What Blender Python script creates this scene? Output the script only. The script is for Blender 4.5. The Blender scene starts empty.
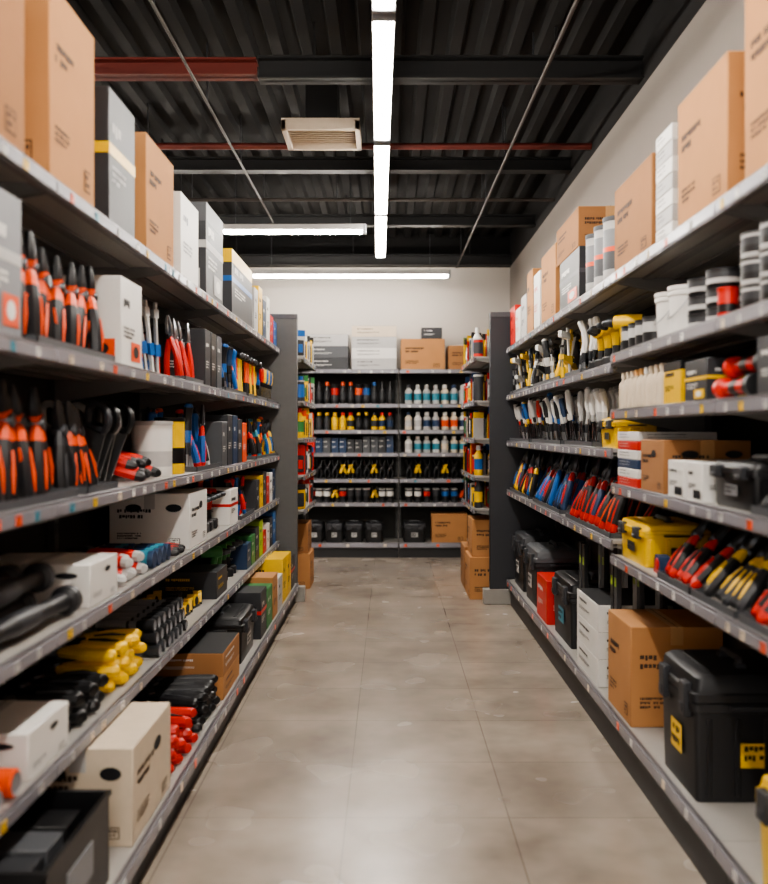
import bpy, math, random
from mathutils import Matrix, Vector
R=random.Random(11)
pi=math.pi
def lin(c):
    c=c/255.0
    return c/12.92 if c<=.04045 else ((c+.055)/1.055)**2.4
MATS={}
def mat(name,rgb,rough=.5,metal=0.0,var=.08,scale=25,bump=0.0,emis=0,coat=0):
    m=bpy.data.materials.new(name); m.use_nodes=True
    nt=m.node_tree; b=nt.nodes['Principled BSDF']
    col=[lin(c) for c in rgb]
    tc=nt.nodes.new('ShaderNodeTexCoord'); no=nt.nodes.new('ShaderNodeTexNoise')
    no.inputs['Scale'].default_value=scale; no.inputs['Detail'].default_value=4
    nt.links.new(tc.outputs['Object'],no.inputs['Vector'])
    mx=nt.nodes.new('ShaderNodeMix'); mx.data_type='RGBA'
    mx.inputs[6].default_value=[c*(1-var) for c in col]+[1]
    mx.inputs[7].default_value=[min(1,c*(1+var)) for c in col]+[1]
    nt.links.new(no.outputs['Fac'],mx.inputs[0]); nt.links.new(mx.outputs[2],b.inputs['Base Color'])
    b.inputs['Roughness'].default_value=rough; b.inputs['Metallic'].default_value=metal
    if coat: b.inputs['Coat Weight'].default_value=coat
    if bump:
        bp=nt.nodes.new('ShaderNodeBump'); bp.inputs['Strength'].default_value=bump; bp.inputs['Distance'].default_value=.003
        nt.links.new(no.outputs['Fac'],bp.inputs['Height']); nt.links.new(bp.outputs[0],b.inputs['Normal'])
    if emis:
        b.inputs['Emission Color'].default_value=col+[1]; b.inputs['Emission Strength'].default_value=emis
    MATS[name]=m; return m
P=mat
P('black',(22,22,24),.36); P('rubber',(30,30,33),.46,bump=.1); P('char',(50,51,55),.45); P('dgrey',(78,80,84),.45)
P('grey',(128,130,134),.45); P('lgrey',(182,180,178),.5); P('white',(222,219,214),.45,var=.03); P('cream',(208,192,170),.7)
P('red',(200,38,24),.35); P('orange',(230,84,34),.35); P('yellow',(232,186,22),.35); P('blue',(30,92,160),.38)
P('navy',(34,56,88),.42); P('teal',(50,130,150),.45); P('green',(56,124,66),.45); P('lime',(160,188,60),.45)
P('steel',(170,172,176),.3,.9); P('chrome',(205,207,210),.18,1.0); P('dsteel',(80,82,86),.35,.7)
P('kraft',(180,128,80),.8,var=.08,scale=9,bump=.15); P('kraft2',(158,110,68),.82,var=.08,scale=9,bump=.15)
P('tape',(192,148,100),.35); P('ink',(66,48,36),.7); P('inkb',(24,24,28),.6); P('wood',(206,156,96),.5)
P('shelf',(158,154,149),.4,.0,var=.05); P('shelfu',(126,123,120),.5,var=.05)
P('lip',(112,110,114),.3,.4,var=.05); P('chan',(140,138,145),.26,.15,var=.08,scale=8)
P('panel',(96,95,94),.6); P('rpanel',(46,47,52),.5); P('backp',(56,55,53),.7); P('post',(90,89,88),.45,.4)
P('ceil',(12,11,11),.85); P('beam',(24,24,25),.55); P('rbeam',(96,32,22),.6); P('pipe',(60,54,50),.5); P('rpipe',(92,34,26),.5)
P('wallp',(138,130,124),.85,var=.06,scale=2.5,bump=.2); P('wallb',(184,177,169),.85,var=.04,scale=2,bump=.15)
P('vent',(180,165,147),.5); P('plinth',(150,146,140),.6); P('kick',(40,40,42),.5)
P('tube',(255,248,238),.4,emis=50,var=0)
# floor
def floor_mat():
    m=bpy.data.materials.new('floor_tile'); m.use_nodes=True; nt=m.node_tree; b=nt.nodes['Principled BSDF']
    N=nt.nodes.new; L=nt.links.new
    tc=N('ShaderNodeTexCoord'); mp=N('ShaderNodeMapping'); mp.inputs['Location'].default_value=(.15,.03,0)
    L(tc.outputs['Object'],mp.inputs['Vector'])
    br=N('ShaderNodeTexBrick'); br.offset=0; br.inputs['Scale'].default_value=1
    br.inputs['Brick Width'].default_value=.57; br.inputs['Row Height'].default_value=.53
    br.inputs['Mortar Size'].default_value=.0026; br.inputs['Mortar Smooth'].default_value=.2
    br.inputs['Color1'].default_value=(.95,.95,.95,1); br.inputs['Color2'].default_value=(1.03,1.03,1.03,1); br.inputs['Mortar'].default_value=(.62,.6,.58,1)
    L(mp.outputs[0],br.inputs['Vector'])
    n1=N('ShaderNodeTexNoise'); n1.inputs['Scale'].default_value=2.2; n1.inputs['Detail'].default_value=3.5; n1.inputs['Roughness'].default_value=.6
    L(mp.outputs[0],n1.inputs['Vector'])
    cr=N('ShaderNodeValToRGB'); cr.color_ramp.elements[0].position=.2; cr.color_ramp.elements[1].position=.8
    cr.color_ramp.elements[0].color=(lin(116),lin(104),lin(93),1); cr.color_ramp.elements[1].color=(lin(176),lin(164),lin(151),1)
    L(n1.outputs['Fac'],cr.inputs[0])
    mx=N('ShaderNodeMix'); mx.data_type='RGBA'; mx.blend_type='MULTIPLY'; mx.inputs[0].default_value=1
    L(cr.outputs[0],mx.inputs[6]); L(br.outputs['Color'],mx.inputs[7]); L(mx.outputs[2],b.inputs['Base Color'])
    n2=N('ShaderNodeTexNoise'); n2.inputs['Scale'].default_value=2.6; n2.inputs['Detail'].default_value=2
    L(tc.outputs['Object'],n2.inputs['Vector'])
    mr=N('ShaderNodeMapRange'); mr.inputs[1].default_value=.2; mr.inputs[2].default_value=.8; mr.inputs[3].default_value=.14; mr.inputs[4].default_value=.34
    L(n2.outputs['Fac'],mr.inputs[0]); L(mr.outputs[0],b.inputs['Roughness'])
    MATS['floor']=m
floor_mat()

def T(x,y,z): return Matrix.Translation((x,y,z))
def RX(d): return Matrix.Rotation(math.radians(d),4,'X')
def RY(d): return Matrix.Rotation(math.radians(d),4,'Y')
def RZ(d): return Matrix.Rotation(math.radians(d),4,'Z')
class MB:
    def __init__(s): s.v=[];s.f=[];s.m=[];s.names=[];s.M=Matrix()
    def add(s,vs,fs,m):
        o=len(s.v); M=s.M
        s.v+=[M@Vector(v) for v in vs]
        if isinstance(m,str): m=[m]*len(fs)
        for f,mm in zip(fs,m):
            if mm not in s.names: s.names.append(mm)
            s.f.append([i+o for i in f]); s.m.append(s.names.index(mm))
    def box(s,x0,x1,y0,y1,z0,z1,m,c=0):
        if c<=0:
            v=[(x,y,z) for x in(x0,x1) for y in(y0,y1) for z in(z0,z1)]
            s.add(v,[(0,1,3,2),(4,6,7,5),(0,4,5,1),(2,3,7,6),(0,2,6,4),(1,5,7,3)],m); return
        v=[];idx={}
        for i,x in enumerate((x0,x1)):
            for j,y in enumerate((y0,y1)):
                for k,z in enumerate((z0,z1)):
                    xi=x+(c if i==0 else -c); yi=y+(c if j==0 else -c); zi=z+(c if k==0 else -c)
                    idx[i,j,k]=len(v); v+=[(x,yi,zi),(xi,y,zi),(xi,yi,z)]
        f=[]
        for i in(0,1):
            f.append([idx[i,0,0],idx[i,1,0],idx[i,1,1],idx[i,0,1]])
            f.append([idx[0,i,0]+1,idx[1,i,0]+1,idx[1,i,1]+1,idx[0,i,1]+1])
            f.append([idx[0,0,i]+2,idx[1,0,i]+2,idx[1,1,i]+2,idx[0,1,i]+2])
        for a in(0,1):
            for b in(0,1):
                p,q=idx[a,b,0],idx[a,b,1]; f.append([p,p+1,q+1,q])
                p,q=idx[a,0,b],idx[a,1,b]; f.append([p,p+2,q+2,q])
                p,q=idx[0,a,b],idx[1,a,b]; f.append([p+1,p+2,q+2,q+1])
        for p in idx.values(): f.append([p,p+1,p+2])
        s.add(v,f,m)
    def loft(s,rings,m,cap=True):
        n=len(rings[0]); v=[p for r in rings for p in r]; f=[];mm=[]
        for i in range(len(rings)-1):
            mi=m if isinstance(m,str) else m[min(i,len(m)-1)]
            for j in range(n):
                k=(j+1)%n; f.append([i*n+j,i*n+k,(i+1)*n+k,(i+1)*n+j]); mm.append(mi)
        if cap:
            f.append(list(range(n))[::-1]); mm.append(m if isinstance(m,str) else m[0])
            f.append([(len(rings)-1)*n+j for j in range(n)]); mm.append(m if isinstance(m,str) else m[-1])
        s.add(v,f,mm)
    def tube(s,pts,r,m,n=8,fl=1.0,sm=0):
        pts=[Vector(p) for p in pts]
        if not isinstance(r,(list,tuple)): r=[r]*len(pts)
        r=list(r)
        if sm:
            P2=[];r2=[]
            ms=None if isinstance(m,str) else []
            for i in range(len(pts)-1):
                p0=pts[max(0,i-1)];p1=pts[i];p2=pts[i+1];p3=pts[min(len(pts)-1,i+2)]
                for k in range(sm):
                    t=k/sm
                    P2.append(.5*((2*p1)+(p2-p0)*t+(2*p0-5*p1+4*p2-p3)*t*t+(3*p1-p0-3*p2+p3)*t**3))
                    r2.append(r[i]*(1-t)+r[i+1]*t)
                    if ms is not None: ms.append(m[min(i,len(m)-1)])
            P2.append(pts[-1]); r2.append(r[-1]); pts=P2;r=r2
            if ms is not None: m=ms
        rings=[]
        t0=(pts[1]-pts[0]).normalized()
        up=Vector((0,1,0)) if abs(t0.y)<.9 else Vector((1,0,0))
        nrm=(up-t0*up.dot(t0)).normalized()
        for i,p in enumerate(pts):
            if i==0:t=t0
            elif i==len(pts)-1:t=(pts[i]-pts[i-1]).normalized()
            else:
                t=(pts[i+1]-pts[i-1])
                t=t.normalized() if t.length>1e-9 else t0
            nrm=(nrm-t*nrm.dot(t))
            nrm=nrm.normalized() if nrm.length>1e-6 else t.orthogonal().normalized()
            bn=t.cross(nrm)
            rings.append([tuple(p+nrm*(r[i]*fl*math.cos(2*pi*j/n))+bn*(r[i]*math.sin(2*pi*j/n))) for j in range(n)])
        s.loft(rings,m)
    def lathe(s,prof,m,n=18):
        s.loft([[(max(r,.0004)*math.cos(2*pi*j/n),max(r,.0004)*math.sin(2*pi*j/n),z) for j in range(n)] for r,z in prof],m)
    def prism(s,poly,y0,y1,m):
        s.loft([[(x,y0,z) for x,z in poly],[(x,y1,z) for x,z in poly]],m)
    def rr(s,secs,m,k=4):
        rings=[]
        for x0,x1,y0,y1,rd,z in secs:
            ring=[]
            for cx,cy,a0 in((x1-rd,y1-rd,0),(x0+rd,y1-rd,90),(x0+rd,y0+rd,180),(x1-rd,y0+rd,270)):
                for q in range(k):
                    a=math.radians(a0+90*q/(k-1)); ring.append((cx+rd*math.cos(a),cy+rd*math.sin(a),z))
            rings.append(ring)
        s.loft(rings,m)
    def rect(s,u0,u1,v0,v1,m,e=.0012):
        s.add([(u0,v0,e),(u1,v0,e),(u1,v1,e),(u0,v1,e)],[(0,1,2,3)],m)
    def text(s,u0,v1,w,n,h,m,e=.0014,gap=1.7):
        for i in range(n):
            v=v1-i*h*gap; u=u0; end=u0+w*(1 if i<n-1 else R.uniform(.5,.9))
            while u<end-h*.5:
                cw=h*R.uniform(.45,.85); 
                if R.random()<.15: u+=h*.6; continue
                s.rect(u,min(u+cw,end),v-h*R.choice((1,1,.75)),v,m,e); u+=cw+h*.18
def fin(mb,name,origin=None):
    if not mb.v: return
    if origin is None:
        xs=[v.x for v in mb.v];ys=[v.y for v in mb.v];zs=[v.z for v in mb.v]
        origin=Vector(((min(xs)+max(xs))/2,(min(ys)+max(ys))/2,min(zs)))
    me=bpy.data.meshes.new(name); me.from_pydata([tuple(v-origin) for v in mb.v],[],mb.f)
    for n in mb.names: me.materials.append(MATS[n])
    me.polygons.foreach_set('material_index',mb.m)
    import bmesh
    bm=bmesh.new(); bm.from_mesh(me); bmesh.ops.recalc_face_normals(bm,faces=bm.faces); bm.to_mesh(me); bm.free()
    me.polygons.foreach_set('use_smooth',[True]*len(me.polygons)); me.set_sharp_from_angle(angle=math.radians(38))
    o=bpy.data.objects.new(name,me); o.location=origin; bpy.context.scene.collection.objects.link(o); return o

XL=-.87; XR=.92; YB=9.65
def place(side,a,b,z,inset=0):
    c=(a+b)/2
    if side=='L': return T(XL-inset,c,z)@RZ(90)
    if side=='LB': return T(-.72-inset,c,z)@RZ(90)
    if side=='LE': return T(-.68-inset,c,z)@RZ(90)
    if side=='R': return T(XR+inset,c,z)@RZ(-90)
    if side=='RE': return T(.67+inset,c,z)@RZ(-90)
    return T(c,YB+inset,z)
def face(mb,base,which,w,d):
    if which=='f': F=Matrix(((1,0,0,0),(0,0,-1,0),(0,1,0,0),(0,0,0,1)))
    elif which=='l': F=Matrix(((0,0,-1,-w/2),(-1,0,0,d/2),(0,1,0,0),(0,0,0,1)))
    elif which=='r': F=Matrix(((0,0,1,w/2),(1,0,0,d/2),(0,1,0,0),(0,0,0,1)))
    mb.M=base@F
# ---------- boxes
def carton(mb,w,d,h,c='kraft',holes=False,label=None,ink='ink',big=True):
    B=mb.M.copy()
    mb.box(-w/2,w/2,0,d,0,h,c,.003)
    tp='tape' if c.startswith('kraft') else 'lgrey'
    mb.box(-w/2-.0012,w/2+.0012,d/2-.024,d/2+.024,h-.07,h+.0012,tp)
    mb.box(-w/2-.0014,w/2+.0014,d/2-.0012,d/2+.0012,h-.002,h+.0016,'ink')
    for f in 'flr':
        W=w if f=='f' else d
        face(mb,B,f,w,d)
        if big: mb.text(-W*.4,h*.72,W*.42,2,min(h*.06,.02),ink)
        mb.text(-W*.4,h*.3,W*.3,3,min(h*.025,.01),ink)
        mb.rect(W*.24,W*.38,h*.08,h*.2,ink); mb.rect(W*.25,W*.37,h*.09,h*.19,c,.002)
        mb.text(W*.26,h*.175,W*.1,2,h*.025,ink,.0026)
        if holes:
            hw=W*.1
            for cc in ((-.2,.3) if f!='f' else (0.1,)):
                cc*=W
                mb.add([(cc+hw*math.cos(a),h*.74+h*.07*math.sin(a),.002) for a in [2*pi*k/14 for k in range(14)]],[list(range(14))],'inkb')
        if label:
            mb.rect(-W*.1,W*.34,h*.4,h*.62,label,.002); mb.text(-W*.07,h*.58,W*.36,3,h*.03,'inkb',.003)
    mb.M=B
def rbox(mb,w,d,h,c,band=None,c2=None,txt='white',pic=None):
    B=mb.M.copy()
    mb.box(-w/2,w/2,0,d,0,h,c,.002)
    if c2: mb.box(-w/2-.0008,w/2+.0008,-.0008,d+.0008,h*.8,h+.0008,c2,.001)
    if band: mb.box(-w/2-.001,w/2+.001,-.001,d+.001,h*.52,h*.6,band)
    for f in 'flr':
        W=w if f=='f' else d
        face(mb,B,f,w,d)
        mb.text(-W*.38,h*.76,W*.6,1,min(h*.09,W*.14),txt)
        mb.text(-W*.38,h*.45,W*.5,3,h*.028,txt)
        if pic:
            mb.rect(-W*.05,W*.4,h*.08,h*.3,pic,.002)
            mb.add([(W*.17+W*.13*math.cos(a),h*.19+h*.07*math.sin(a),.003) for a in [2*pi*k/10 for k in range(10)]],[list(range(10))],txt)
    mb.M=B
def bigbox(name,side,a,b,z,d,h,fn=carton,inset=.02,rot=0,**k):
    mb=MB(); mb.M=place(side,a,b,z,inset)@RZ(rot); fn(mb,abs(b-a),d,h,**k); return fin(mb,name)
def toolbox(mb,w,d,h,c='rubber',c2=None,latch='char',lab='yellow'):
    c2=c2 or c; x=w/2
    mb.rr([(-x*.93,x*.93,.015,d-.015,.015,0),(-x*.95,x*.95,.01,d-.01,.015,h*.5),(-x*.95,x*.95,.01,d-.01,.015,h*.66),(-x,x,0,d,.018,h*.67),(-x,x,0,d,.018,h*.73)],c)
    mb.rr([(-x,x,0,d,.018,h*.74),(-x,x,0,d,.018,h*.8),(-x*.975,x*.975,.008,d-.008,.018,h*.81),(-x*.955,x*.955,.014,d-.014,.02,h*.91),(-x*.91,x*.91,.03,d-.03,.025,h*.94)],c2)
    for q in(-1,1):
        mb.box(q*x*.58-.028,q*x*.58+.028,-.014,.012,h*.6,h*.86,latch,.004)
        mb.box(q*x*.58-.018,q*x*.58+.018,-.018,-.012,h*.63,h*.7,latch,.003)
        mb.box(q*x*.42-.014,q*x*.42+.014,d/2-.016,d/2+.016,h*.92,h*.98,latch,.003)
        for t in range(4): mb.box(q*(x*.94+.004)-.004,q*(x*.94+.004)+.004,d*(.14+.24*t)-.008,d*(.14+.24*t)+.008,h*.05,h*.62,c,.002)
        mb.box(q*(x+.004)-.006,q*(x+.004)+.006,d*.3,d*.7,h*.68,h*.72,latch,.002)
    for t in range(3): mb.box(-x*.7,x*.7,d*(.2+.3*t)-.01,d*(.2+.3*t)+.01,h*.935,h*.95,c2,.003) if t!=1 else None
    mb.tube([(-x*.42,d/2,h*.95),(-x*.4,d/2,h*.99),(-x*.3,d/2,h*1.0),(x*.3,d/2,h*1.0),(x*.4,d/2,h*.99),(x*.42,d/2,h*.95)],.011,latch,sm=3)
    B=mb.M.copy()
    face(mb,B@T(0,.008,0),'f',w,d); mb.rect(-x*.3,x*.3,h*.26,h*.48,lab,.003); mb.text(-x*.26,h*.44,x*.5,2,h*.05,'inkb',.004)
    for f in 'lr':
        face(mb,B,f,w*.96,d); mb.rect(-d*.1,d*.3,h*.26,h*.44,lab,.003); mb.text(-d*.07,h*.42,d*.33,2,h*.04,'inkb',.004)
    mb.M=B
def openbin(mb,w,d,h,c='black',full=True):
    t=.006
    for x in(-w/2,w/2-t): mb.box(x,x+t,0,d,0,h,c,.001)
    mb.box(-w/2,w/2,0,t,0,h,c); mb.box(-w/2,w/2,d-t,d,0,h,c); mb.box(-w/2,w/2,0,d,0,t,c)
    for x in(-w/2-.006,w/2-.002): mb.box(x,x+.008,-.006,d+.006,h-.012,h,c)
    mb.box(-w/2,w/2,-.006,.002,h-.012,h,c); mb.box(-w/2,w/2,d-.002,d+.006,h-.012,h,c)
    mb.box(-w*.2,w*.2,-.003,0,h*.35,h*.7,'grey')
# ---------- tools (standing, z up)
def apl(mb,g='rubber',a='orange',L=.25,sp=.045,r=.015,hd='dsteel',tip=None):
    tip=tip or g
    for q in(-1,1):
        mb.tube([(q*sp,0,.002),(q*sp*1.06,0,.03*L),(q*sp*1.05,0,.12*L),(q*sp*.85,0,.34*L),(q*sp*.45,0,.52*L),(q*.008,0,.64*L),(-q*.004,0,.7*L)],[r*.6,r*1.0,r*1.12,r*1.15,r*1.0,r*.85,r*.7],[tip,tip,g,g,a,a],sm=2,fl=.95)
        mb.tube([(-q*.003,0,.66*L),(q*.013,0,.76*L),(q*.014,0,.86*L),(q*.005,0,L)],[r*.75,r*.85,r*.7,r*.35],[a if hd=='rubber' else hd,hd,hd],n=6,fl=1.0,sm=0)
    # inlaid colour strip on the outside of each grip
    if a!=g:
        for q in(-1,1): mb.tube([(q*(sp*1.06),-r*.98,.1*L),(q*(sp*.98),-r*1.12,.26*L),(q*(sp*.66),-r*1.06,.44*L)],[r*.2,r*.34,r*.2],a,n=5)
    B=mb.M.copy(); mb.M=B@T(0,-r*1.1,.68*L)@RX(-90); mb.lathe([(r*.9,0),(r*.95,.002),(r*.95,r*2.2)],'dsteel',10); mb.M=B
def pliers(mb,g='rubber',a='orange',L=.23,sp=.03): apl(mb,g,a,L,sp+.008,.0125,'dsteel',a)
def shears(mb,g='rubber',a='orange',L=.26): apl(mb,g,a,L,.05,.0195,'rubber')
def driver(mb,g='blue',a='black',L=.24):
    mb.lathe([(.003,0),(.0035,.01),(.0035,.45*L)],'chrome',6)
    mb.lathe([(.008,.45*L),(.012,.49*L),(.011,.57*L),(.018,.66*L),(.019,.85*L),(.017,.96*L),(.008,L)],[a,a,g,g,g,a],8)
def hammer(mb,g='rubber',a='red',L=.3,hd='dsteel'):
    mb.tube([(0,0,0),(0,0,.06*L),(0,0,.4*L),(0,0,.5*L),(0,0,.95*L)],[.015,.019,.015,.012,.011],[g,g,a,a],fl=1.2,sm=2)
    B=mb.M.copy(); mb.M=B@T(0,0,.93*L)@RY(90); mb.lathe([(.014,-.06),(.019,-.055),(.019,-.032),(.013,-.022),(.014,.02)],hd,12); mb.M=B
    mb.tube([(.0,0,.93*L),(.03,0,.945*L),(.06,0,.92*L),(.08,0,.87*L)],[.015,.013,.010,.004],hd,n=6,sm=2)
def grip(mb,g='rubber',a='red',L=.25):
    mb.tube([(0,0,0),(0,0,.25*L),(.004,0,.42*L),(.012,0,.6*L),(.008,0,.8*L),(-.004,0,.95*L),(-.008,0,L)],[.006,.007,.015,.019,.017,.019,.012],['steel','dsteel',a,g,g,a],sm=2,fl=1.2)
def saw(mb,g='red',L=.4,blade='steel'):
    mb.prism([(0,0),(.012,0),(.08,.7*L),(.06,.74*L),(-.03,.72*L)],-.0015,.0015,blade)
    mb.tube([(-.02,0,.7*L),(-.035,0,.8*L),(-.02,0,.95*L),(.03,0,L),(.065,0,.93*L),(.06,0,.8*L),(.05,0,.72*L),(-.02,0,.7*L)],.012,g,sm=2,fl=1.0)
def fclamp(mb,c='white',g='blue',L=.3):
    mb.box(-.009,.009,-.004,.004,0,L,c)
    mb.prism([(-.009,L-.03),(.08,L-.02),(.085,L-.04),(.08,L-.055),(-.009,L-.065)],-.011,.011,c)
    mb.prism([(-.014,L*.45),(.075,L*.45+.01),(.075,L*.45-.015),(-.014,L*.45-.05)],-.012,.012,g)
    mb.tube([(.07,0,L*.45-.08),(.07,0,L*.45+.05)],.005,'steel',n=6)
    mb.tube([(.07,0,L*.45-.12),(.07,0,L*.45-.11),(.07,0,L*.45-.06)],[.012,.016,.013],g)
    mb.tube([(.07,0,L*.45+.05),(.07,0,L*.45+.06)],.014,'black')
def sclamp(mb,c='red',g='black',L=.16):
    for q in(-1,1):
        mb.tube([(q*.012,0,0),(q*.03,0,.3*L),(q*.01,0,.55*L),(-q*.02,0,.75*L),(-q*.035,0,L)],[.009,.014,.014,.012,.010],[g,c,c,g],sm=2,fl=1.3)
    B=mb.M.copy();mb.M=B@T(0,-.016,.6*L)@RX(-90); mb.lathe([(.012,0),(.012,.032)],'steel',10);mb.M=B
def torch(mb,c='rubber',r=.028,L=.2,ring='char'):
    mb.lathe([(r*.7,.003),(r*.8,0),(r,.004),(r,.045),(r*.66,.07),(r*.62,.1),(r*.68,.11),(r*.66,L-.03),(r*.82,L-.025),(r*.82,L)],['grey',c,c,c,ring,c,ring,c,c],14)
def dumb(mb,c='rubber',r=.03,L=.3,e='char'):
    mb.lathe([(r*.35,-.006),(r*.5,0),(r,.004),(r,.03),(r*.6,.04),(r*.55,L*.3),(r*.7,L*.4),(r*.7,L*.6),(r*.55,L*.7),(r*.6,L-.04),(r,L-.03),(r,L)],['grey',e,c,c,c,c,e,c,c,c,e],14)
def can(mb,r=.05,h=.13,c='white',b='black',b2=None,lid='lgrey'):
    mb.lathe([(r*.97,0),(r,.004),(r,h*.18),(r*1.001,h*.18),(r*1.001,h*.45),(r*1.001,h*.78),(r,h*.78),(r,h*.9),(r*1.04,h*.92),(r*1.04,h*.97),(r*.92,h*.975),(r*.9,h*.955)],[c,c,c,b,b2 or b,c,c,lid,lid,lid,lid],20)
def tub(mb,r=.06,h=.16,c='white'):
    mb.lathe([(r*.88,0),(r*.97,h*.8),(r*1.05,h*.82),(r*1.05,h*.88),(r*1.0,h*.9),(r*1.06,h*.92),(r*1.06,h),(r*.9,h)],c,22)
    mb.tube([(-r*1.06,0,h*.85),(-r*.8,-r*.75,h*.5),(0,-r*1.08,h*.35),(r*.8,-r*.75,h*.5),(r*1.06,0,h*.85)],.002,'steel',n=5,sm=3)
def bottle(mb,r=.03,h=.2,c='white',cap='red',lab='blue'):
    mb.lathe([(r*.9,0),(r,.005),(r,h*.2),(r*1.01,h*.2),(r*1.01,h*.55),(r,h*.55),(r,h*.68),(r*.45,h*.8),(r*.45,h*.84),(r*.55,h*.84),(r*.5,h)],[c,c,c,lab,c,c,c,c,cap,cap],14)
def drill(mb,c='yellow',g='rubber'):
    mb.box(-.04,.04,-.05,.05,0,.05,g,.006)
    mb.tube([(0,0,.05),(0,.005,.1),(0,.0,.16)],[.018,.02,.024],[g,c],sm=2)
    B=mb.M.copy(); mb.M=B@T(0,.06,.185)@RX(90); mb.lathe([(.02,-.03),(.032,-.02),(.034,.05),(.03,.1),(.02,.105),(.02,.12),(.012,.15),(.004,.155)],[g,c,c,c,g,'dsteel','dsteel'],14)
    mb.M=B
def tapem(mb,c='yellow',g='rubber'):
    mb.prism([(-.035,0),(.035,0),(.035,.035),(.025,.06),(-.02,.065),(-.035,.045)],-.02,.02,c)
    mb.prism([(-.037,-0.0),(.037,0.0),(.037,.012),(-.037,.012)],-.022,.022,g)
    B=mb.M.copy(); mb.M=B@T(0,-.024,.033)@RX(-90); mb.lathe([(.018,0),(.022,.004),(.022,.044),(.018,.048)],g,14); mb.M=B
def level(mb,c='yellow',L=.5):
    mb.box(-.025,.025,-.011,.011,0,L,c,.002); mb.box(-.026,.026,-.012,.012,0,.015,'black'); mb.box(-.026,.026,-.012,.012,L-.015,L,'black')
    for z in(.15,.5,.85): mb.box(-.014,.014,-.012,.012,L*z-.02,L*z+.02,'lime')
def card(mb,c='white',p='red',w=.08,h=.16):
    mb.box(-w/2,w/2,0,.003,0,h,c); mb.box(-w/2,w/2,-.001,.004,h*.78,h,p)
    mb.box(-w*.35,w*.35,-.02,0,h*.1,h*.65,'char',.006); mb.box(-w*.2,w*.2,-.024,-.018,h*.2,h*.5,p,.004)
def stack(mb,w,d,h,n,cols):
    for i in range(n):
        B=mb.M.copy(); mb.M=B@T(0,0,i*h/n); rbox(mb,w,d,h/n-.0015,cols[i%len(cols)],txt='inkb' if cols[i%len(cols)] in('white','cream','lgrey','kraft','yellow') else 'white'); 
        mb.box(-w/2+.004,w/2-.004,.004,d-.004,h/n-.004,h/n,'inkb'); mb.M=B
def stackbox(name,side,a,b,z,d,h,n,cols,inset=.02):
    mb=MB(); mb.M=place(side,a,b,z,inset); stack(mb,abs(b-a),d,h,n,cols); fin(mb,name)

def row(name,side,a,b,z,fn,n,inset=.05,deep=1,dp=.13,tray=0,trayc='dgrey',trayd=None,jx=.01):
    base=place(side,a,b,z,0); mb=MB(); w=b-a
    for j in range(deep):
        for i in range(n):
            x=-w/2+(i+.5)*w/n+R.uniform(-jx,jx)
            mb.M=base@T(x,inset+j*dp,0); fn(mb,i,j)
    if tray:
        tray=min(tray,.024)
        mb.M=base; td=trayd or (inset+dp*deep); t=.004
        mb.box(-w/2,w/2,.012,.012+t,0,tray,trayc); mb.box(-w/2,w/2,td,td+t,0,tray*1.3,trayc)
        for x in(-w/2,w/2-t): mb.box(x,x+t,.012,td,0,tray,trayc)
    return fin(mb,name)
def ch(*a): return R.choice(a)
def TF(mb,*ms):
    for m in ms: mb.M=mb.M@m
U=R.uniform

# ---------- shelving
def shelfunit(name,side,a,b,shelves,depth,base=None,basefront=0.0,top=2.04,topback=None,tags=True):
    w=b-a; mb=MB(); mb.M=place(side,a,b,0)
    sh='shelf'; x=w/2
    mb.box(-x,x,depth,depth+.012,.0,topback or top,'backp')
    for q in(-1,1):
        mb.box(q*(x-.012)-.012,q*(x-.012)+.012,depth-.03,depth-.001,0,top,'post')
        for k in range(int(top/.1)): mb.box(q*(x-.012)-.003,q*(x-.012)+.003,depth-.0315,depth-.0295,.05+k*.1,.09+k*.1,'inkb')
    for z in shelves:
        mb.box(-x+.001,x-.001,.006,depth-.002,z-.014,z,sh)
        mb.box(-x+.001,x-.001,0,.010,z-.042,z+.004,'lip',.002)
        mb.box(-x+.004,x-.004,-.004,.001,z-.036,z-.006,'chan',.001)
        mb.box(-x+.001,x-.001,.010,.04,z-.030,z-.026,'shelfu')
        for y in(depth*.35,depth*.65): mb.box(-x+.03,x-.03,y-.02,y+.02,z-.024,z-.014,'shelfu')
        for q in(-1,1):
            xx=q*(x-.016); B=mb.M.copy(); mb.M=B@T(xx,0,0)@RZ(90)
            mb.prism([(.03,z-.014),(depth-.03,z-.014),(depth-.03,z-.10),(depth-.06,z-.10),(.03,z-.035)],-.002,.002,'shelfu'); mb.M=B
        if tags:
            u=-x+U(.03,.1)
            while u<x-.06:
                tw=U(.022,.034)
                mb.box(u,u+tw,-.0055,-.004,z-.034,z-.010,ch('white','lgrey','lgrey','cream','orange','yellow','lgrey') if R.random()<.95 else 'teal')
                mb.box(u+.005,u+tw*.7,-.006,-.0054,z-.018,z-.013,'inkb'); mb.box(u+.005,u+tw*.5,-.006,-.0054,z-.029,z-.025,'inkb')
                u+=tw+U(.07,.24)
    if base is not None:
        z=base
        mb.box(-x+.001,x-.001,basefront+.006,depth-.002,z-.014,z,sh)
        mb.box(-x+.001,x-.001,basefront,basefront+.012,z-.055,z+.004,'lip',.002)
        mb.box(-x+.004,x-.004,basefront-.004,basefront+.001,z-.046,z-.006,'chan',.001)
        mb.box(-x+.001,x-.001,basefront+.03,basefront+.045,0,z-.014,'kick')
        if tags:
            u=-x+U(.05,.2)
            while u<x-.06:
                mb.box(u,u+.03,basefront-.0055,basefront-.004,z-.04,z-.012,ch('cream','lgrey','orange')); u+=U(.18,.4)
    return fin(mb,name)

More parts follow.
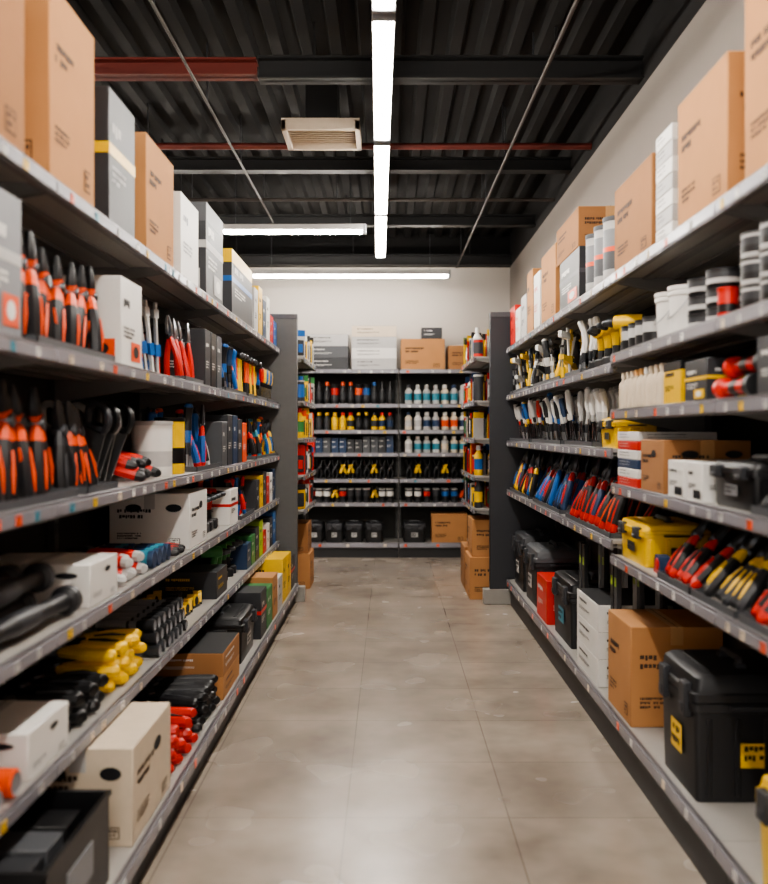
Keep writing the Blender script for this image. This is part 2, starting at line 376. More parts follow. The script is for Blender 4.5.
SL=[2.01,1.57,1.165,.824,.484]
for a in [-.05,1.15,2.35,3.55,4.75,5.95]:
    shelfunit('gondola_shelving','L',a,a+1.2,SL,.47,.15,-.15,top=2.05)
SRN=[2.0,1.67,1.44,1.136,.844]; SRF=[2.0,1.635,1.28,.90]
for a in(.13,1.33,2.53): shelfunit('gondola_shelving','R',a,a+1.2,SRN,.41,.2,0,top=2.04)
for a in(3.73,4.83,5.93): shelfunit('gondola_shelving','R',a,a+1.1,SRF,.41,.2,0,top=2.04)
SB=[2.02,1.65,1.37,1.125,.845,.59]
for a,b in((-3.03,-1.99),(-1.98,-.94),(-.93,.10),(.11,1.30)):
    shelfunit('product_display_shelving','B',a,b,SB,.44,.16,0,top=2.06)
for s,(xa,xb) in (('l',(-1.34,-.73)),('r',(.79,1.33))):
    mb=MB(); y0=7.16 if s=='l' else 7.05
    pm='panel' if s=='l' else 'rpanel'
    mb.box(xa,xb,y0,y0+.05,.08,2.27,pm,.004)
    mb.box(xa-.05 if s=='r' else xa,xb if s=='r' else xb+.06,y0-.008,y0+.07,0,.12,'plinth',.004)
    mb.box(xa,xb,y0-.006,y0+.056,2.25,2.29,'dgrey',.003)
    fin(mb,'shelving_end_panel')
shelfunit('end_display_rack','LE',7.25,8.35,[1.95,1.6,1.3,1.0,.72],.55,None,top=2.2)
shelfunit('end_display_rack','RE',7.14,8.3,[1.95,1.6,1.3,1.0,.74],.55,None,top=2.2)
PAL=['red','yellow','black','char','blue','orange','navy','green','white','char','rubber']
for side,a,b in(('LE',7.3,8.3),('RE',7.2,8.25)):
    for z in(1.95,1.6,1.3,1.0,.74 if side=='RE' else .72):
        def f(mb,i,j,z=z):
            c=R.choice(PAL); k=R.random()
            if k<.5: TF(mb,T(0,.0,0),RZ(-60)); card(mb,ch('char','yellow','lgrey','red'),c,.1,U(.2,.26))
            elif k<.7: bottle(mb,.035,U(.19,.25),ch('white','char','yellow'),c,R.choice(PAL))
            else: can(mb,.04,U(.15,.22),ch('red','char'),c)
        row('packaged_goods',side,a,b,z+.0008,f,11,inset=.05,deep=2,dp=.12)
bigbox('cardboard_box','LE',7.75,8.15,0,.4,.3,inset=0.0); bigbox('cardboard_box','LE',7.78,8.12,.302,.36,.26,inset=.02,c='kraft2')
bigbox('cardboard_box','RE',7.25,7.68,0,.4,.34,inset=-.02); bigbox('cardboard_box','RE',7.27,7.66,.342,.38,.3,inset=0)
bigbox('cardboard_box','RE',7.75,8.15,0,.4,.36,inset=-.02,c='kraft2')

# ================= LEFT =================
zt=2.0108; L='L'
bigbox('cardboard_box',L,2.36,2.72,zt,.38,.53,inset=.02)
bigbox('cardboard_box',L,1.75,2.2,zt,.36,.5,inset=.02,c='kraft2')
bigbox('product_carton',L,2.86,3.15,zt,.34,.44,rbox,c='char',band='yellow',txt='lgrey')
bigbox('cardboard_box',L,3.3,3.72,zt,.36,.44,label=None)
bigbox('product_carton',L,3.85,4.2,zt,.3,.37,rbox,c='white',txt='grey')
bigbox('product_carton',L,4.38,4.82,zt,.3,.46,rbox,c='char',band='lgrey',c2='dgrey',pic='lgrey')
bigbox('product_carton',L,5.1,5.85,zt,.3,.38,rbox,c='char',c2='yellow',band='blue')
mbx=[('lgrey',.3),('yellow',.34),('navy',.28),('white',.33),('red',.22),('blue',.2)]
for i,(c,h) in enumerate(mbx): bigbox('product_carton',L,5.95+i*.2,6.12+i*.2,zt,.22,h,rbox,c=c,txt='inkb' if c in('lgrey','white','yellow') else 'white')
# s2
z=1.5708
bigbox('product_carton',L,1.98,2.18,z,.24,.34,rbox,c='grey',band='lgrey',pic='orange',txt='white')
def f(mb,i,j): TF(mb,RZ(U(5,40)),RX(U(-8,2)),RY(U(-5,5))); shears(mb,'rubber','orange',U(.27,.31))
row('garden_shears',L,2.26,2.9,z,f,7,inset=.08,deep=2,dp=.19,tray=.03,jx=.012)
bigbox('product_carton',L,2.99,3.24,z,.2,.3,rbox,c='white',txt='inkb',pic='orange')
def f(mb,i,j): TF(mb,RZ(U(30,80)),RX(U(-12,4))); fclamp(mb,ch('white','white','lgrey'),ch('blue','navy','blue'),.32)
row('bar_clamps',L,3.32,3.82,z,f,6,inset=.1,deep=2,dp=.17)
def f(mb,i,j): TF(mb,RZ(U(10,60)),RX(U(-8,2))); apl(mb,'red','red',.29,.045,.012,'steel')
row('red_pliers',L,3.9,4.28,z,f,4,inset=.07,deep=2,dp=.17,tray=.03)
for i in range(3): bigbox('product_carton',L,4.36+i*.15,4.49+i*.15,z,.2,.28,rbox,c=['char','black','dgrey'][i])
def f(mb,i,j): TF(mb,RZ(U(20,60)),RX(U(-8,4))); ch(pliers,sclamp,grip)(mb,ch('blue','navy','rubber'),ch('blue','orange','black'),.28)
row('assorted_pliers',L,4.86,5.56,z,f,9,inset=.07,deep=2,dp=.17,tray=.03)
def f(mb,i,j): TF(mb,RZ(U(40,80))); hammer(mb,ch('yellow','rubber'),ch('yellow','orange'),.28)
row('claw_hammers',L,5.65,5.9,z,f,3,inset=.1,deep=2,dp=.18,tray=.03)
row('claw_hammers',L,6.02,6.5,z,f,5,inset=.1,deep=2,dp=.18,tray=.03)
def f(mb,i,j): driver(mb,ch('blue','yellow','red'),'black',.25)
row('screwdrivers',L,6.54,7.1,z,f,9,inset=.06,deep=2,dp=.1,tray=.03)
# s3
z=1.1658
def f(mb,i,j): TF(mb,T(0,.03,0),RZ(U(5,35)),RX(U(-14,-2)),RY(U(-8,4))); apl(mb,'rubber',ch('orange','orange','red','rubber'),U(.3,.34),.05,.0215,'rubber')
row('garden_shears',L,1.85,2.56,z,f,7,inset=.07,deep=2,dp=.2,tray=.03)
def f(mb,i,j): TF(mb,T(0,.03,0),RX(U(-14,0)),RY(U(-14,-4))); apl(mb,'rubber',ch('char','orange'),.28,.035,.018,'dsteel')
row('cutting_pliers',L,2.64,2.93,z,f,4,inset=.06,deep=2,dp=.18,tray=.03)
def f(mb,i,j): TF(mb,T(0,.05,0),RZ(60),RX(U(-6,6)),RY(-14)); saw(mb,ch('white','lgrey','black','char'),.28)
row('hand_saws',L,2.99,3.25,z,f,4,inset=.08,deep=2,dp=.14)
def f(mb,i,j): TF(mb,T(0,-.02,.02+.04*j),RX(-74),RZ(0),RY(U(-20,20))); apl(mb,'red','red',.28,.055,.019,'dsteel','rubber')
row('pipe_cutters',L,3.3,3.58,z,f,2,inset=.06,deep=2,dp=.03)
mb=MB(); mb.M=place(L,3.62,3.82,z,.11); can(mb,.082,.235,'white','lgrey','white'); fin(mb,'paint_can')
mb=MB(); mb.M=place(L,3.9,4.06,z,.1); can(mb,.065,.255,'yellow','black','yellow','black'); fin(mb,'spray_can')
def f(mb,i,j): TF(mb,RZ(U(20,60)),RX(U(-14,4)),RY(U(-10,10))); ch(pliers,grip)(mb,ch('blue','rubber','rubber','blue'),ch('orange','blue','red','lgrey'),U(.27,.32))
row('assorted_pliers',L,4.14,4.68,z,f,7,inset=.07,deep=2,dp=.18,tray=.03)
for i,c in enumerate(('dgrey','char','navy','char','orange')): bigbox('product_carton',L,4.8+i*.17,4.95+i*.17,z,.2,ch(.24,.28,.26),rbox,c=c)
def f(mb,i,j): TF(mb,RZ(60),RX(U(-10,6))); ch(pliers,grip)(mb,ch('blue','rubber','yellow','rubber'),ch('orange','yellow','teal','red'),U(.24,.3))
row('assorted_pliers',L,6.0,7.08,z,f,13,inset=.07,deep=2,dp=.18,tray=.03)
# s4
z=.8248
mb=MB()
for k,(yc,dx,dz,ll) in enumerate(((2.28,.06,.045,.62),(2.22,.15,.045,.58),(2.24,.24,.045,.6),(2.26,.10,.118,.56),(2.2,.19,.118,.6))):
    mb.M=place(L,yc,yc,z+dz,dx)@RZ(U(-3,3))@RY(90)@T(0,0,-ll/2); dumb(mb,'rubber',.042,ll,'char')
fin(mb,'foam_rollers')
bigbox('product_carton',L,2.68,2.95,z,.36,.13,carton,c='white',holes=True,ink='grey',big=False,inset=.02)
def f(mb,i,j): TF(mb,T(0,-.03,.02+.045*j),RX(-84),RY(U(-20,20))); apl(mb,'red','red',.27,.05,.02,'dsteel','lgrey')
row('pipe_cutters',L,3.04,3.34,z,f,2,inset=.06,deep=2,dp=.02)
def f(mb,i,j): TF(mb,T(0,0,.036),RX(-90)); can(mb,.034,.12,'navy','teal','navy','char')
row('tape_rolls',L,3.42,3.72,z,f,4,inset=.03,deep=2,dp=.14,jx=0)
def f(mb,i,j): TF(mb,T(0,-.03,.018),RX(-86),RY(U(-12,12))); apl(mb,'rubber','red',.24,.036,.014)
row('cutting_pliers',L,3.76,3.96,z,f,2,inset=.05,deep=1,jx=0)
bigbox('product_carton',L,4.02,4.4,z,.36,.25,carton,c='white',holes=True,ink='inkb')
def f(mb,i,j): TF(mb,T(0,.06,0),RZ(U(-30,30))); drill(mb,ch('red','char','red'))
row('cordless_drills',L,4.48,5.0,z,f,4,inset=.06,deep=2,dp=.2)
bigbox('product_carton',L,5.05,5.3,z,.25,.2,rbox,c='white',txt='inkb',band='red')
def f(mb,i,j): TF(mb,T(0,.04,0),RZ(U(20,60)),RX(-5)); ch(pliers,sclamp,grip)(mb,ch('red','rubber','rubber'),ch('blue','red','orange'),.24)
row('assorted_pliers',L,5.38,5.9,z,f,7,inset=.05,deep=2,dp=.16,tray=.03)
for i,c in enumerate(('char','yellow','char','red','white','navy')): bigbox('product_carton',L,6.04+i*.17,6.19+i*.17,z,.2,.2+.02*(i%3),rbox,c=c,txt='inkb' if c in('yellow','white') else 'white')
# s5
z=.4848
def f(mb,i,j): TF(mb,T(0,0,.036),RX(-90),RY(U(-10,10))); torch(mb,'orange',.034,.22,'red')
row('flashlights',L,1.85,2.18,z,f,3,inset=.01,jx=0)
bigbox('product_carton',L,2.22,2.5,z,.34,.12,carton,c='white',holes=True,ink='grey',big=False,inset=.02)
def lying(name,side,a,b,z,n,c,acc,tip,r=.019,Ls=.32,sp=.05,layers=2):
    def f(mb,i,j): 
        TF(mb,T(0,-j*.02,r*1.2+j*r*2.4),RX(-90),RY(U(-14,14))); apl(mb,ch(*c),ch(*acc),U(Ls*.92,Ls),sp,r,'dsteel',tip)
    row(name,side,a,b,z,f,n,inset=.03,deep=layers,dp=.02,jx=.008)
lying('bolt_cutters',L,2.55,2.86,z,3,('rubber',),('char','rubber'),'black',.022,sp=.042)
lying('yellow_bolt_cutters',L,2.97,3.3,z,3,('yellow',),('yellow','rubber'),'yellow',.021,layers=3,sp=.044)
def f(mb,i,j): TF(mb,T(0,0,.025+.048*j),RX(-90),RY(U(-5,5))); torch(mb,ch('rubber','char','dsteel'),.024,.26,'grey')
row('metal_flashlights',L,3.42,3.95,z,f,7,inset=.01,deep=3,dp=.01,jx=.01)
def f(mb,i,j): TF(mb,T(0,.05,0),RZ(U(-20,20))); tapem(mb,ch('yellow','yellow','rubber'))
row('tape_measures',L,4.0,4.6,z,f,6,inset=.05,deep=3,dp=.1,jx=.003)
bigbox('product_carton',L,4.65,4.95,z,.3,.14,rbox,c='char',txt='yellow')
def f(mb,i,j): TF(mb,T(0,.06,0),RZ(U(-30,30))); drill(mb,ch('yellow','rubber','green'))
row('cordless_drills',L,5.02,5.6,z,f,4,inset=.06,deep=2,dp=.2)
for i,c in enumerate(('navy','green','char','lime','red','white','char','blue')): bigbox('product_carton',L,5.65+i*.18,5.81+i*.18,z,.24,.16+.03*(i%4),rbox,c=c,txt='inkb' if c in('lime','white') else 'white')
# base
z=.1508; LB='LB'
mb=MB(); mb.M=place(LB,1.95,2.42,z,.03); openbin(mb,.45,.4,.24)
for i in range(3):
    B=mb.M.copy(); mb.M=B@T(-.13+.13*i,.06,.006); rbox(mb,.11,.3,.2,('char','dgrey','black')[i],band='yellow' if i==1 else None); mb.M=B
fin(mb,'storage_bin')
bigbox('product_carton',LB,2.6,3.05,z,.32,.285,carton,c='cream',holes=True,inset=.02)
lying('red_bolt_cutters',LB,3.14,3.46,z,3,('red','orange'),('red','rubber'),'red',.02,layers=3,sp=.044)
lying('bolt_cutters',LB,3.58,3.94,z,4,('rubber',),('rubber','char'),'black',.02,.36,layers=3,sp=.042)
stackbox('stacked_cartons',LB,4.02,4.45,z,.34,.21,2,['kraft','kraft2'])
mb=MB(); mb.M=place(LB,4.62,5.1,z,.03); toolbox(mb,.46,.28,.25,'black',lab='lgrey'); fin(mb,'toolbox')
for i,(c,h) in enumerate((('char',.27),('green',.24),('kraft',.27),('lgrey',.22),('yellow',.31),('yellow',.3),('char',.25))):
    bigbox('product_carton',LB,5.2+i*.27,5.44+i*.27,z,.32,h,rbox,c=c,txt='inkb' if c in('kraft','lgrey','yellow') else 'white',band='red' if c=='char' else None)
for zz in(1.5708,1.1658,.8248,.4848):
    for i in range(4): bigbox('product_carton',L,.1+i*.42,.42+i*.42,zz,.3,.2+.03*(i%3),rbox,c=ch('char','white','kraft','navy'),txt='grey')
for i in range(3): bigbox('cardboard_box',L,.2+i*.5,.62+i*.5,zt,.34,.36)

# ================= RIGHT =================
S='R'; zt=2.0008
bigbox('cardboard_box',S,1.92,2.38,zt,.36,.5)
bigbox('cardboard_box',S,2.5,2.93,zt,.35,.41,label=None)
stackbox('stacked_cartons',S,2.99,3.17,zt,.34,.38,7,['white','lgrey'])
bigbox('cardboard_box',S,3.22,3.75,zt,.36,.35,c='kraft2')
def f(mb,i,j): can(mb,.064,.29,'lgrey','dgrey','grey','dgrey'); mb.lathe([(.0645,.13),(.0645,.15)],'orange',20)
row('sealant_cans',S,3.84,4.36,zt,f,3,inset=.08,deep=1,jx=0)
bigbox('product_carton',S,4.45,4.95,zt,.34,.27,rbox,c='char',band='dgrey',pic='orange')
bigbox('cardboard_box',S,4.47,5.05,zt+.272,.32,.2,c='kraft2')
bigbox('cardboard_box',S,5.08,5.55,zt,.3,.42)
for i,(c,h) in enumerate((('white',.36),('kraft',.42),('lgrey',.3),('white',.25),('red',.3))):
    bigbox('product_carton',S,5.6+i*.28,5.84+i*.28,zt,.3,h,rbox,c=c,txt='red' if c=='white' else 'inkb')
# s2 near
z=1.6708
def tins(mb,r,h,n,*c):
    B=mb.M.copy()
    for k in range(n): mb.M=B@T(0,0,(h+.002)*k); can(mb,r,h,*c)
    mb.M=B
def f(mb,i,j): tins(mb,.052,.07,3,'lgrey','black','char','char')
row('putty_tins',S,2.1,2.48,z,f,3,inset=.08,deep=2,dp=.13,jx=.002)
def f(mb,i,j): can(mb,.028,.09,'red','black','red','red')
row('small_cans',S,2.5,2.6,z,f,1,inset=.04,deep=2,dp=.08,jx=0)
def f(mb,i,j): tins(mb,.055,.054,3,'black','lgrey','char','char')
row('putty_tins',S,2.62,2.95,z,f,2,inset=.09,deep=2,dp=.13,jx=0)
def f(mb,i,j): tub(mb,.062,.17)
row('plastic_tubs',S,2.97,3.27,z,f,2,inset=.09,deep=2,dp=.14,jx=0)
def f(mb,i,j): can(mb,.045,.11,'char','black','lgrey','black')
row('small_cans',S,3.3,3.7,z,f,4,inset=.07,deep=2,dp=.11,jx=.003)
# s3 near
z=1.4408
bigbox('product_carton',S,2.05,2.3,z,.26,.15,rbox,c='char')
mb=MB()
for k in range(2):
    mb.M=place(S,2.5,2.5,z+.034+.062*k,.05+.03*k)@RY(90)@T(0,0,-.12); dumb(mb,'red',.032,.25,'rubber')
fin(mb,'red_flashlight')
bigbox('product_carton',S,2.66,2.86,z,.2,.13,rbox,c='char',band='yellow',pic='yellow')
bigbox('product_carton',S,2.9,3.08,z,.2,.14,rbox,c='yellow',txt='inkb',c2='black')
def f(mb,i,j): bottle(mb,.022,.15,'cream',ch('cream','wood','white'),'cream')
row('glue_bottles',S,3.12,3.7,z,f,9,inset=.04,deep=3,dp=.07,jx=.003)
# s4 near
z=1.1368
def f(mb,i,j): TF(mb,T(0,-.01,.012),RX(-42),RZ(15)); hammer(mb,'rubber','red',.27)
row('claw_hammers',S,2.02,2.32,z,f,3,inset=.04,deep=1,tray=.03,trayd=.3)
mb=MB(); mb.M=place(S,2.35,2.68,z,.03); toolbox(mb,.31,.2,.14,'black',lab='grey'); fin(mb,'toolbox')
bigbox('product_carton',S,2.7,2.84,z,.18,.12,rbox,c='white',txt='inkb',pic='inkb')
bigbox('product_carton',S,2.87,3.03,z,.18,.12,rbox,c='white',txt='inkb',pic='inkb')
bigbox('product_carton',S,3.08,3.36,z,.3,.185,carton,c='kraft2',holes=True,ink='inkb')
stackbox('stacked_cartons',S,3.4,3.7,z,.3,.215,6,['red','white','navy','white'])
# s5 near
z=.8448
def leaning(name,a,b,z,n,gs,acs,L1=.27,ang=(35,55),sp=.036,r=.015,ins=.02,deep=1,dp=.12,hd='dsteel',tip=None):
    def f(mb,i,j):
        TF(mb,T(0,0,r),RZ(U(-22,2)),RX(-U(*ang)),RY(U(-5,5))); apl(mb,ch(*gs),ch(*acs),U(L1*.92,L1),sp,r,hd,tip)
    row(name,S,a,b,z,f,n,inset=ins+.02,deep=deep,dp=dp,tray=.022,trayd=.3)
leaning('long_nose_pliers',2.02,2.4,z,4,('rubber',),('red',),.28,(38,50),tip='red')
leaning('tin_snips',2.43,2.78,z,3,('rubber','char'),('yellow','char'),.27,(35,48),r=.017)
leaning('cutting_pliers',2.8,3.13,z,3,('rubber',),('red',),.26,(30,45),r=.016,tip='red')
mb=MB(); mb.M=place(S,3.15,3.3,z,.06); tapem(mb,'navy','red'); mb.M=place(S,3.15,3.3,z,.2); tapem(mb,'navy','red'); fin(mb,'tape_measure')
mb=MB(); mb.M=place(S,3.33,3.7,z,.02); toolbox(mb,.36,.26,.17,'yellow','yellow',latch='char',lab='char'); fin(mb,'toolbox')
# base right
z=.2008
mb=MB(); mb.M=place(S,1.95,2.31,z,.015); toolbox(mb,.36,.34,.3,'yellow','yellow',lab='white'); fin(mb,'toolbox')
mb=MB(); mb.M=place(S,2.78,3.14,z,.02); toolbox(mb,.36,.37,.42,'rubber','rubber',lab='yellow'); fin(mb,'toolbox')
bigbox('cardboard_box',S,3.5,3.86,z,.36,.39,inset=.02,label=None)
stackbox('stacked_cartons',S,4.05,4.5,z,.34,.37,3,['white','white'])
mb=MB(); mb.M=place(S,4.72,5.28,z,.03); toolbox(mb,.52,.33,.37,'rubber','black',lab='teal'); fin(mb,'toolbox')
bigbox('product_carton',S,5.36,5.72,z,.33,.26,rbox,c='red')
mb=MB(); mb.M=place(S,5.85,6.35,z,.03); toolbox(mb,.48,.33,.4,'rubber','dgrey',lab='lgrey'); fin(mb,'toolbox')
mb=MB(); mb.M=place(S,6.42,6.95,z,.03); toolbox(mb,.48,.33,.42,'black','char',lab='lgrey'); fin(mb,'toolbox')
def f(mb,i,j): level(mb,ch('grey','char','lgrey','black'),.58)
row('spirit_levels',S,4.54,4.7,z,f,2,inset=.08,deep=3,dp=.1,jx=0)
row('spirit_levels',S,3.9,4.03,z,f,2,inset=.08,deep=3,dp=.1,jx=0)
# far shelves
z=1.6358
def f(mb,i,j): TF(mb,T(0,.02,0),RZ(U(-40,40))); drill(mb,ch('yellow','yellow','white','rubber'))
row('cordless_drills',S,3.8,4.35,z,f,4,inset=.07,deep=2,dp=.2)
def f(mb,i,j): TF(mb,RX(U(-8,4)),RZ(60)); grip(mb,'white','white',.28)
row('white_handled_trowels',S,4.38,4.78,z,f,5,inset=.08,deep=2,dp=.14,tray=.03)
def f(mb,i,j): TF(mb,RX(U(-12,8)),RZ(U(-60,0))); ch(hammer,grip,pliers,fclamp)(mb,ch('rubber','white','yellow'),ch('yellow','white','black','rubber'),.29)
row('assorted_hand_tools',S,4.92,5.84,z,f,11,inset=.08,deep=2,dp=.17,tray=.03)
row('assorted_hand_tools',S,6.02,6.94,z,f,11,inset=.08,deep=2,dp=.17,tray=.03)
z=1.2808
mb=MB(); mb.M=place(S,3.8,4.1,z,.03); toolbox(mb,.28,.2,.14,'yellow',lab='char'); fin(mb,'toolbox')
def f(mb,i,j): TF(mb,RX(U(-4,8)),RZ(60)); ch(driver,grip)(mb,ch('white','lgrey'),'lgrey',U(.26,.3))
row('white_handled_files',S,4.14,4.78,z,f,8,inset=.08,deep=2,dp=.15,tray=.03)
def f(mb,i,j): TF(mb,RX(U(0,14)),RZ(60)); ch(driver,driver,grip)(mb,ch('navy','rubber','white','lgrey'),ch('white','lgrey','black','blue'),U(.26,.31))
row('screwdrivers',S,4.9,5.88,z,f,13,inset=.1,deep=2,dp=.15,tray=.03)
def f(mb,i,j): TF(mb,RX(U(0,14)),RZ(60)); ch(driver,driver,grip)(mb,ch('red','blue','rubber','lgrey'),ch('white','yellow','black','red'),U(.26,.31))
row('screwdrivers',S,6.0,6.96,z,f,13,inset=.1,deep=2,dp=.15,tray=.03)
z=.9008
leaning('cutting_pliers',3.8,4.76,z,9,('rubber','rubber','navy'),('red','red','orange'),.33,(16,32),r=.017,tip='red',deep=2)
leaning('combination_pliers',4.92,5.84,z,10,('blue','navy','rubber','navy'),('navy','red','blue'),.33,(14,30),r=.017,deep=2)
leaning('assorted_pliers',6.02,6.94,z,10,('yellow','blue','rubber','rubber'),('yellow','red','blue'),.31,(8,24),r=.017,deep=2)
for zz in(1.6708,1.1368,.8448,.2008):
    for i in range(4): bigbox('product_carton',S,.2+i*.42,.52+i*.42,zz,.3,.2+.01*(i%3),rbox,c=ch('char','white','kraft','red'),txt='grey')
for i in range(3): bigbox('cardboard_box',S,.3+i*.5,.72+i*.5,zt,.34,.36)

# ================= BACK =================
B_='B'
z=2.0208
stackbox('stacked_cartons',B_,-.9,-.44,z,.36,.38,3,['char','dgrey','lgrey'])
stackbox('stacked_cartons',B_,-.4,.08,z,.36,.47,4,['lgrey','white','lgrey','cream'])
bigbox('cardboard_box',B_,.13,.6,z,.38,.33); bigbox('product_carton',B_,.35,.57,z+.3315,.25,.12,rbox,c='char')
bigbox('cardboard_box',B_,.64,1.05,z,.38,.26,c='kraft2')
stackbox('stacked_cartons',B_,-1.5,-1.0,z,.36,.36,3,['white','char'])
def bk(name,a,b,z,f,n,**k): row(name,B_,a,b,z,f,n,**k)
for (a,b,tag) in((-1.94,-.98,2),(-.9,.07,0),(.15,1.26,1)):
    for zi,z in enumerate(SB[1:]):
        z+=.0008
        def f(mb,i,j,zi=zi,tag=tag):
            k=(i*7+zi*3+tag*5)//9
            rr=random.Random(k+zi*31+tag*7)
            if tag==1 and zi<3:
                bottle(mb,.04,.21-.015*zi,rr.choice(('white','lgrey','cream')),rr.choice(('white','char','lgrey','navy')),rr.choice(('orange','navy','teal','lgrey','cream') if zi else ('blue','teal','lgrey')))
            elif zi==0:
                c=rr.choice(('red','orange','black','black','blue'))
                if rr.random()<.5: can(mb,.042,.22,'black','char',c,'black')
                else: bottle(mb,.036,.24,'black',c,'char')
            elif zi==1:
                bottle(mb,.036,.19,rr.choice(('char','black','yellow')),rr.choice(('yellow','red','char')),rr.choice(('char','navy','yellow')))
            elif zi==2:
                rbox(mb,.078,.12,.14+.05*rr.random(),rr.choice(('char','red','navy','char','dgrey')))
            elif zi==3:
                TF(mb,RZ(30)); sclamp(mb,rr.choice(('yellow','rubber','rubber')),'black',.2)
            else:
                TF(mb,RZ(30)); sclamp(mb,rr.choice(('yellow','rubber','char','orange')),'black',.17) if rr.random()<.4 else can(mb,.038,.15,'char','black',rr.choice(('blue','red','char','white')))
        nm=['spray_cans','bottles','small_cartons','spring_clamps','assorted_hardware'][zi] if tag!=1 else ['detergent_bottles','detergent_bottles','paint_bottles','spring_clamps','assorted_hardware'][zi]
        bk(nm,a+.015,b-.015,z,f,11,inset=.09,deep=2,dp=.15,jx=.002)
z=.1608
for i in range(5): 
    mb=MB(); mb.M=place(B_,-.9+i*.215 if i<4 else .15,-.71+i*.215 if i<4 else .4,z,.03); toolbox(mb,.19 if i<4 else .24,.25,.22,'black','char',lab='lgrey'); fin(mb,'toolbox')
bigbox('cardboard_box',B_,.46,.84,z,.34,.31); bigbox('product_carton',B_,.9,1.25,z,.34,.28,rbox,c='char')
for i in range(2): bigbox('cardboard_box',B_,-1.9+i*.45,-1.5+i*.45,z,.34,.3)

# ================= ROOM =================
X0,X1,Y0,Y1,H=-4.6,1.36,-3.6,10.12,3.58
def slab(name,a,m,c=0):
    mb=MB(); mb.box(*a,m,c); return fin(mb,name,Vector((0,0,0)))
slab('floor',(X0-.1,X1+.1,Y0-.1,Y1+.1,-.1,0),'floor')
def wall(name,ax,pos,thick,a,b,m):
    mb=MB()
    if ax=='x': mb.box(*sorted((pos,pos+thick)),a,b,0,3.2,m); mb.box(*sorted((pos,pos+thick)),a,b,3.2,H,'ceil')
    else: mb.box(a,b,*sorted((pos,pos+thick)),0,3.2,m); mb.box(a,b,*sorted((pos,pos+thick)),3.2,H,'ceil')
    return fin(mb,name,Vector((0,0,0)))
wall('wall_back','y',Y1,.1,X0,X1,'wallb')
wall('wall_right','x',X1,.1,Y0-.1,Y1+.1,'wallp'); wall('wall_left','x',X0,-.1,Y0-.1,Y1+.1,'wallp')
mb=MB(); mb.box(X0,X1,Y0-.1,Y0,0,.25,'wallb'); mb.box(X0,X1,Y0-.1,Y0,2.95,3.2,'wallb'); mb.box(X0,X1,Y0-.1,Y0,3.2,H,'ceil')
mb.box(X0,X0+.3,Y0-.1,Y0,.25,2.95,'wallb'); mb.box(X1-.1,X1,Y0-.1,Y0,.25,2.95,'wallb'); fin(mb,'wall_front',Vector((0,0,0)))  # wide opening added in unseen front wall to let fill daylight in
mb=MB()
for x in (X0+.33,-3.0,-1.7,-.4,X1-.13): mb.box(x-.03,x+.03,Y0-.07,Y0-.03,.25,2.95,'beam')
for zz in(.28,2.2,2.92): mb.box(X0+.3,X1-.1,Y0-.068,Y0-.032,zz-.03,zz+.03,'beam')
fin(mb,'added_window_1')  # unseen window frame, added so daylight fills the shelves from behind the camera
mb=MB(); mb.box(X0-.1,X1+.1,Y0-.1,Y1+.1,H,H+.08,'ceil')
x=X0
while x<X1-.1:
    mb.prism([(x,H),(x+.02,H-.045),(x+.08,H-.045),(x+.10,H)],Y0,Y1,'ceil'); x+=.17
fin(mb,'ceiling',Vector((0,0,0)))
def ibeam(y,z,m='beam',xa=X0,xb=X1,h=.12,w=.1):
    mb=MB(); mb.box(xa,xb,y-w/2,y+w/2,z,z+.012,m); mb.box(xa,xb,y-w/2,y+w/2,z+h-.012,z+h,m); mb.box(xa,xb,y-.006,y+.006,z,z+h,m)
    x=xa+.3
    while x<xb:
        mb.box(x-.006,x+.006,y-.006,y+.006,z+h,H-.02,m); x+=1.3
    fin(mb,'steel_beam')
ibeam(4.85,3.24,'beam',-.70,X1); ibeam(4.85,3.26,'rbeam',X0,-.71,h=.09)
for y in(2.4,-.2): ibeam(y,3.24)
for y,z in((6.75,3.3),(8.4,3.27)): ibeam(y,z,h=.1)
ibeam(10.02,3.2,h=.12,w=.12)
def pipe(name,p,q,r,m,hang=True):
    mb=MB(); mb.tube([p,q],r,m,n=10); p=Vector(p);q=Vector(q); n=int((q-p).length/1.2)
    for i in range(n+1):
        c=p.lerp(q,(i+.5)/(n+1)); mb.box(c.x-.004,c.x+.004,c.y-.004,c.y+.004,c.z,H-.02,'dsteel')
    fin(mb,name)
pipe('ceiling_pipe',(-1.03,Y0,3.215),(-1.03,8.0,3.215),.008,'pipe')
pipe('ceiling_pipe',(.86,Y0,3.2),(.76,Y1,3.2),.010,'pipe')
pipe('sprinkler_pipe',(X0,6.05,3.27),(X1,6.05,3.27),.022,'rpipe')
pipe('ceiling_pipe',(X0,7.4,3.26),(X1,7.4,3.26),.014,'pipe')
mb=MB(); v=(-.66,-.18,5.5,5.92)
mb.box(v[0],v[1],v[2],v[2]+.03,3.2,3.26,'vent',.003); mb.box(v[0],v[1],v[3]-.03,v[3],3.2,3.26,'vent',.003)
mb.box(v[0],v[0]+.03,v[2],v[3],3.2,3.26,'vent',.003); mb.box(v[1]-.03,v[1],v[2],v[3],3.2,3.26,'vent',.003)
mb.box(v[0],v[1],v[2],v[3],3.255,3.27,'vent')
for i in range(8):
    y=v[2]+.055+i*.04; mb.M=T(0,y,3.225)@RX(35); mb.box(v[0]+.03,v[1]-.03,-.014,.014,-.001,.001,'vent'); mb.M=Matrix()
mb.box((v[0]+v[1])/2-.1,(v[0]+v[1])/2+.1,5.6,5.82,3.27,H-.045,'beam')
fin(mb,'air_vent')
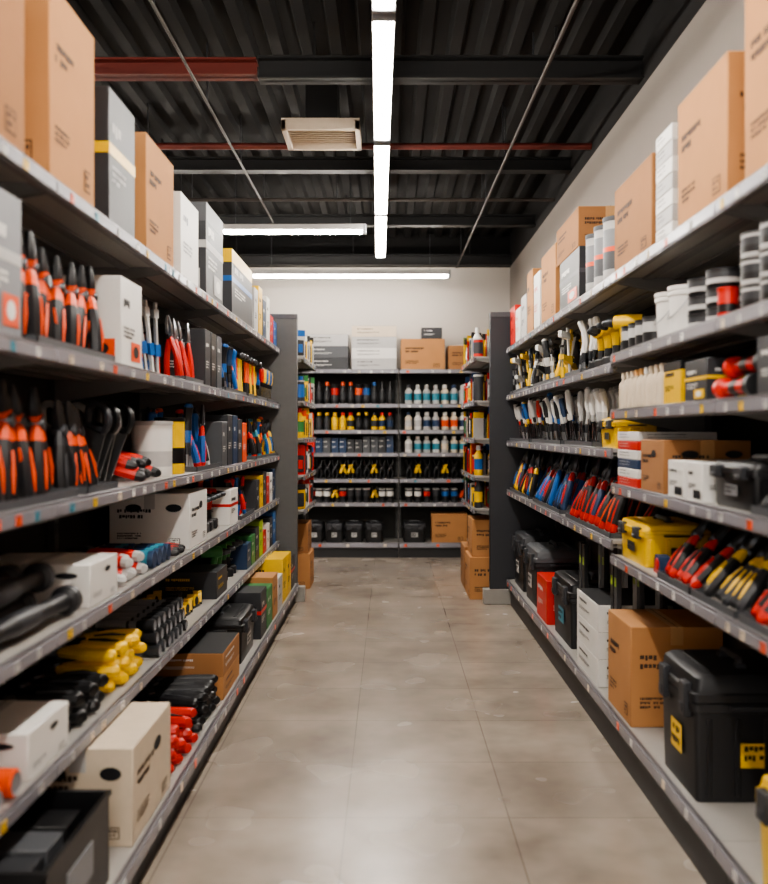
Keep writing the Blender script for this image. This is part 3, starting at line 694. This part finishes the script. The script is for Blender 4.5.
def lamp(x,y0,y1,z=3.03,w=.095,ang=0,horiz=False):
    mb=MB(); L_=y1-y0; cy=(y0+y1)/2
    mb.M=T(x,cy,z)@RZ(ang) if not horiz else T(cy,x,z)@RZ(90)
    l=L_/2
    mb.box(-w/2-.006,w/2+.006,-l,l,.028,.075,'lgrey',.004)
    mb.box(-w/2,w/2,-l+.02,l-.02,0,.03,'tube',.008)
    for q in(-1,1):
        mb.box(-w/2-.006,w/2+.006,q*l-.012,q*l+.012,-.002,.076,'grey',.003)
        mb.box(-.003,.003,q*l*.8-.003,q*l*.8+.003,.075,H-.04-z,'dsteel')
    fin(mb,'ceiling_light_fixture')
xs=lambda y:.0-.012*(y-3.5)
for a,b in((-3.3,-1.7),(-1.66,-.06),(-.02,1.98),(2.02,3.6),(3.67,5.2),(5.27,6.96),(7.0,8.68)):
    lamp(xs((a+b)/2)-.02,a,b,ang=.69,w=.085)
lamp(7.4,-1.38,-.2,z=2.98,w=.05,horiz=True); lamp(9.5,-1.45,.64,z=2.98,w=.05,horiz=True)
lamp(7.4,-3.6,-1.5,z=2.98,w=.05,horiz=True); 
lamp(-2.2,-1.6,-.2,horiz=True); lamp(-2.2,.2,1.2,horiz=True)  # unseen lamps added behind the camera to brighten faces turned towards it
for xx in(-2.7,-3.9):
    for a in(-2.5,.0,2.5,5.0): lamp(xx,a,a+2.0)  # unseen rows over the left area, added for extra light
w=bpy.data.worlds.new('world'); bpy.context.scene.world=w; w.use_nodes=True
w.node_tree.nodes['Background'].inputs[0].default_value=(1,.96,.91,1); w.node_tree.nodes['Background'].inputs[1].default_value=2.0
cd=bpy.data.cameras.new('camera'); co=bpy.data.objects.new('camera',cd); bpy.context.scene.collection.objects.link(co)
co.location=(0,0,1.35); co.rotation_euler=(pi/2,0,0)
cd.sensor_fit='HORIZONTAL'; cd.sensor_width=36; cd.lens=900/768*36; cd.shift_x=-5/768; cd.shift_y=-10/768; cd.clip_start=.05
cd.dof.use_dof=True; cd.dof.focus_distance=5.2; cd.dof.aperture_fstop=2.2
sc=bpy.context.scene; sc.camera=co
sc.view_settings.view_transform='AgX'
try: sc.view_settings.look='AgX - Medium High Contrast'
except Exception as e: print(e)
sc.view_settings.exposure=0.68
print('objs',len(bpy.data.objects),'polys',sum(len(m.polygons) for m in bpy.data.meshes))
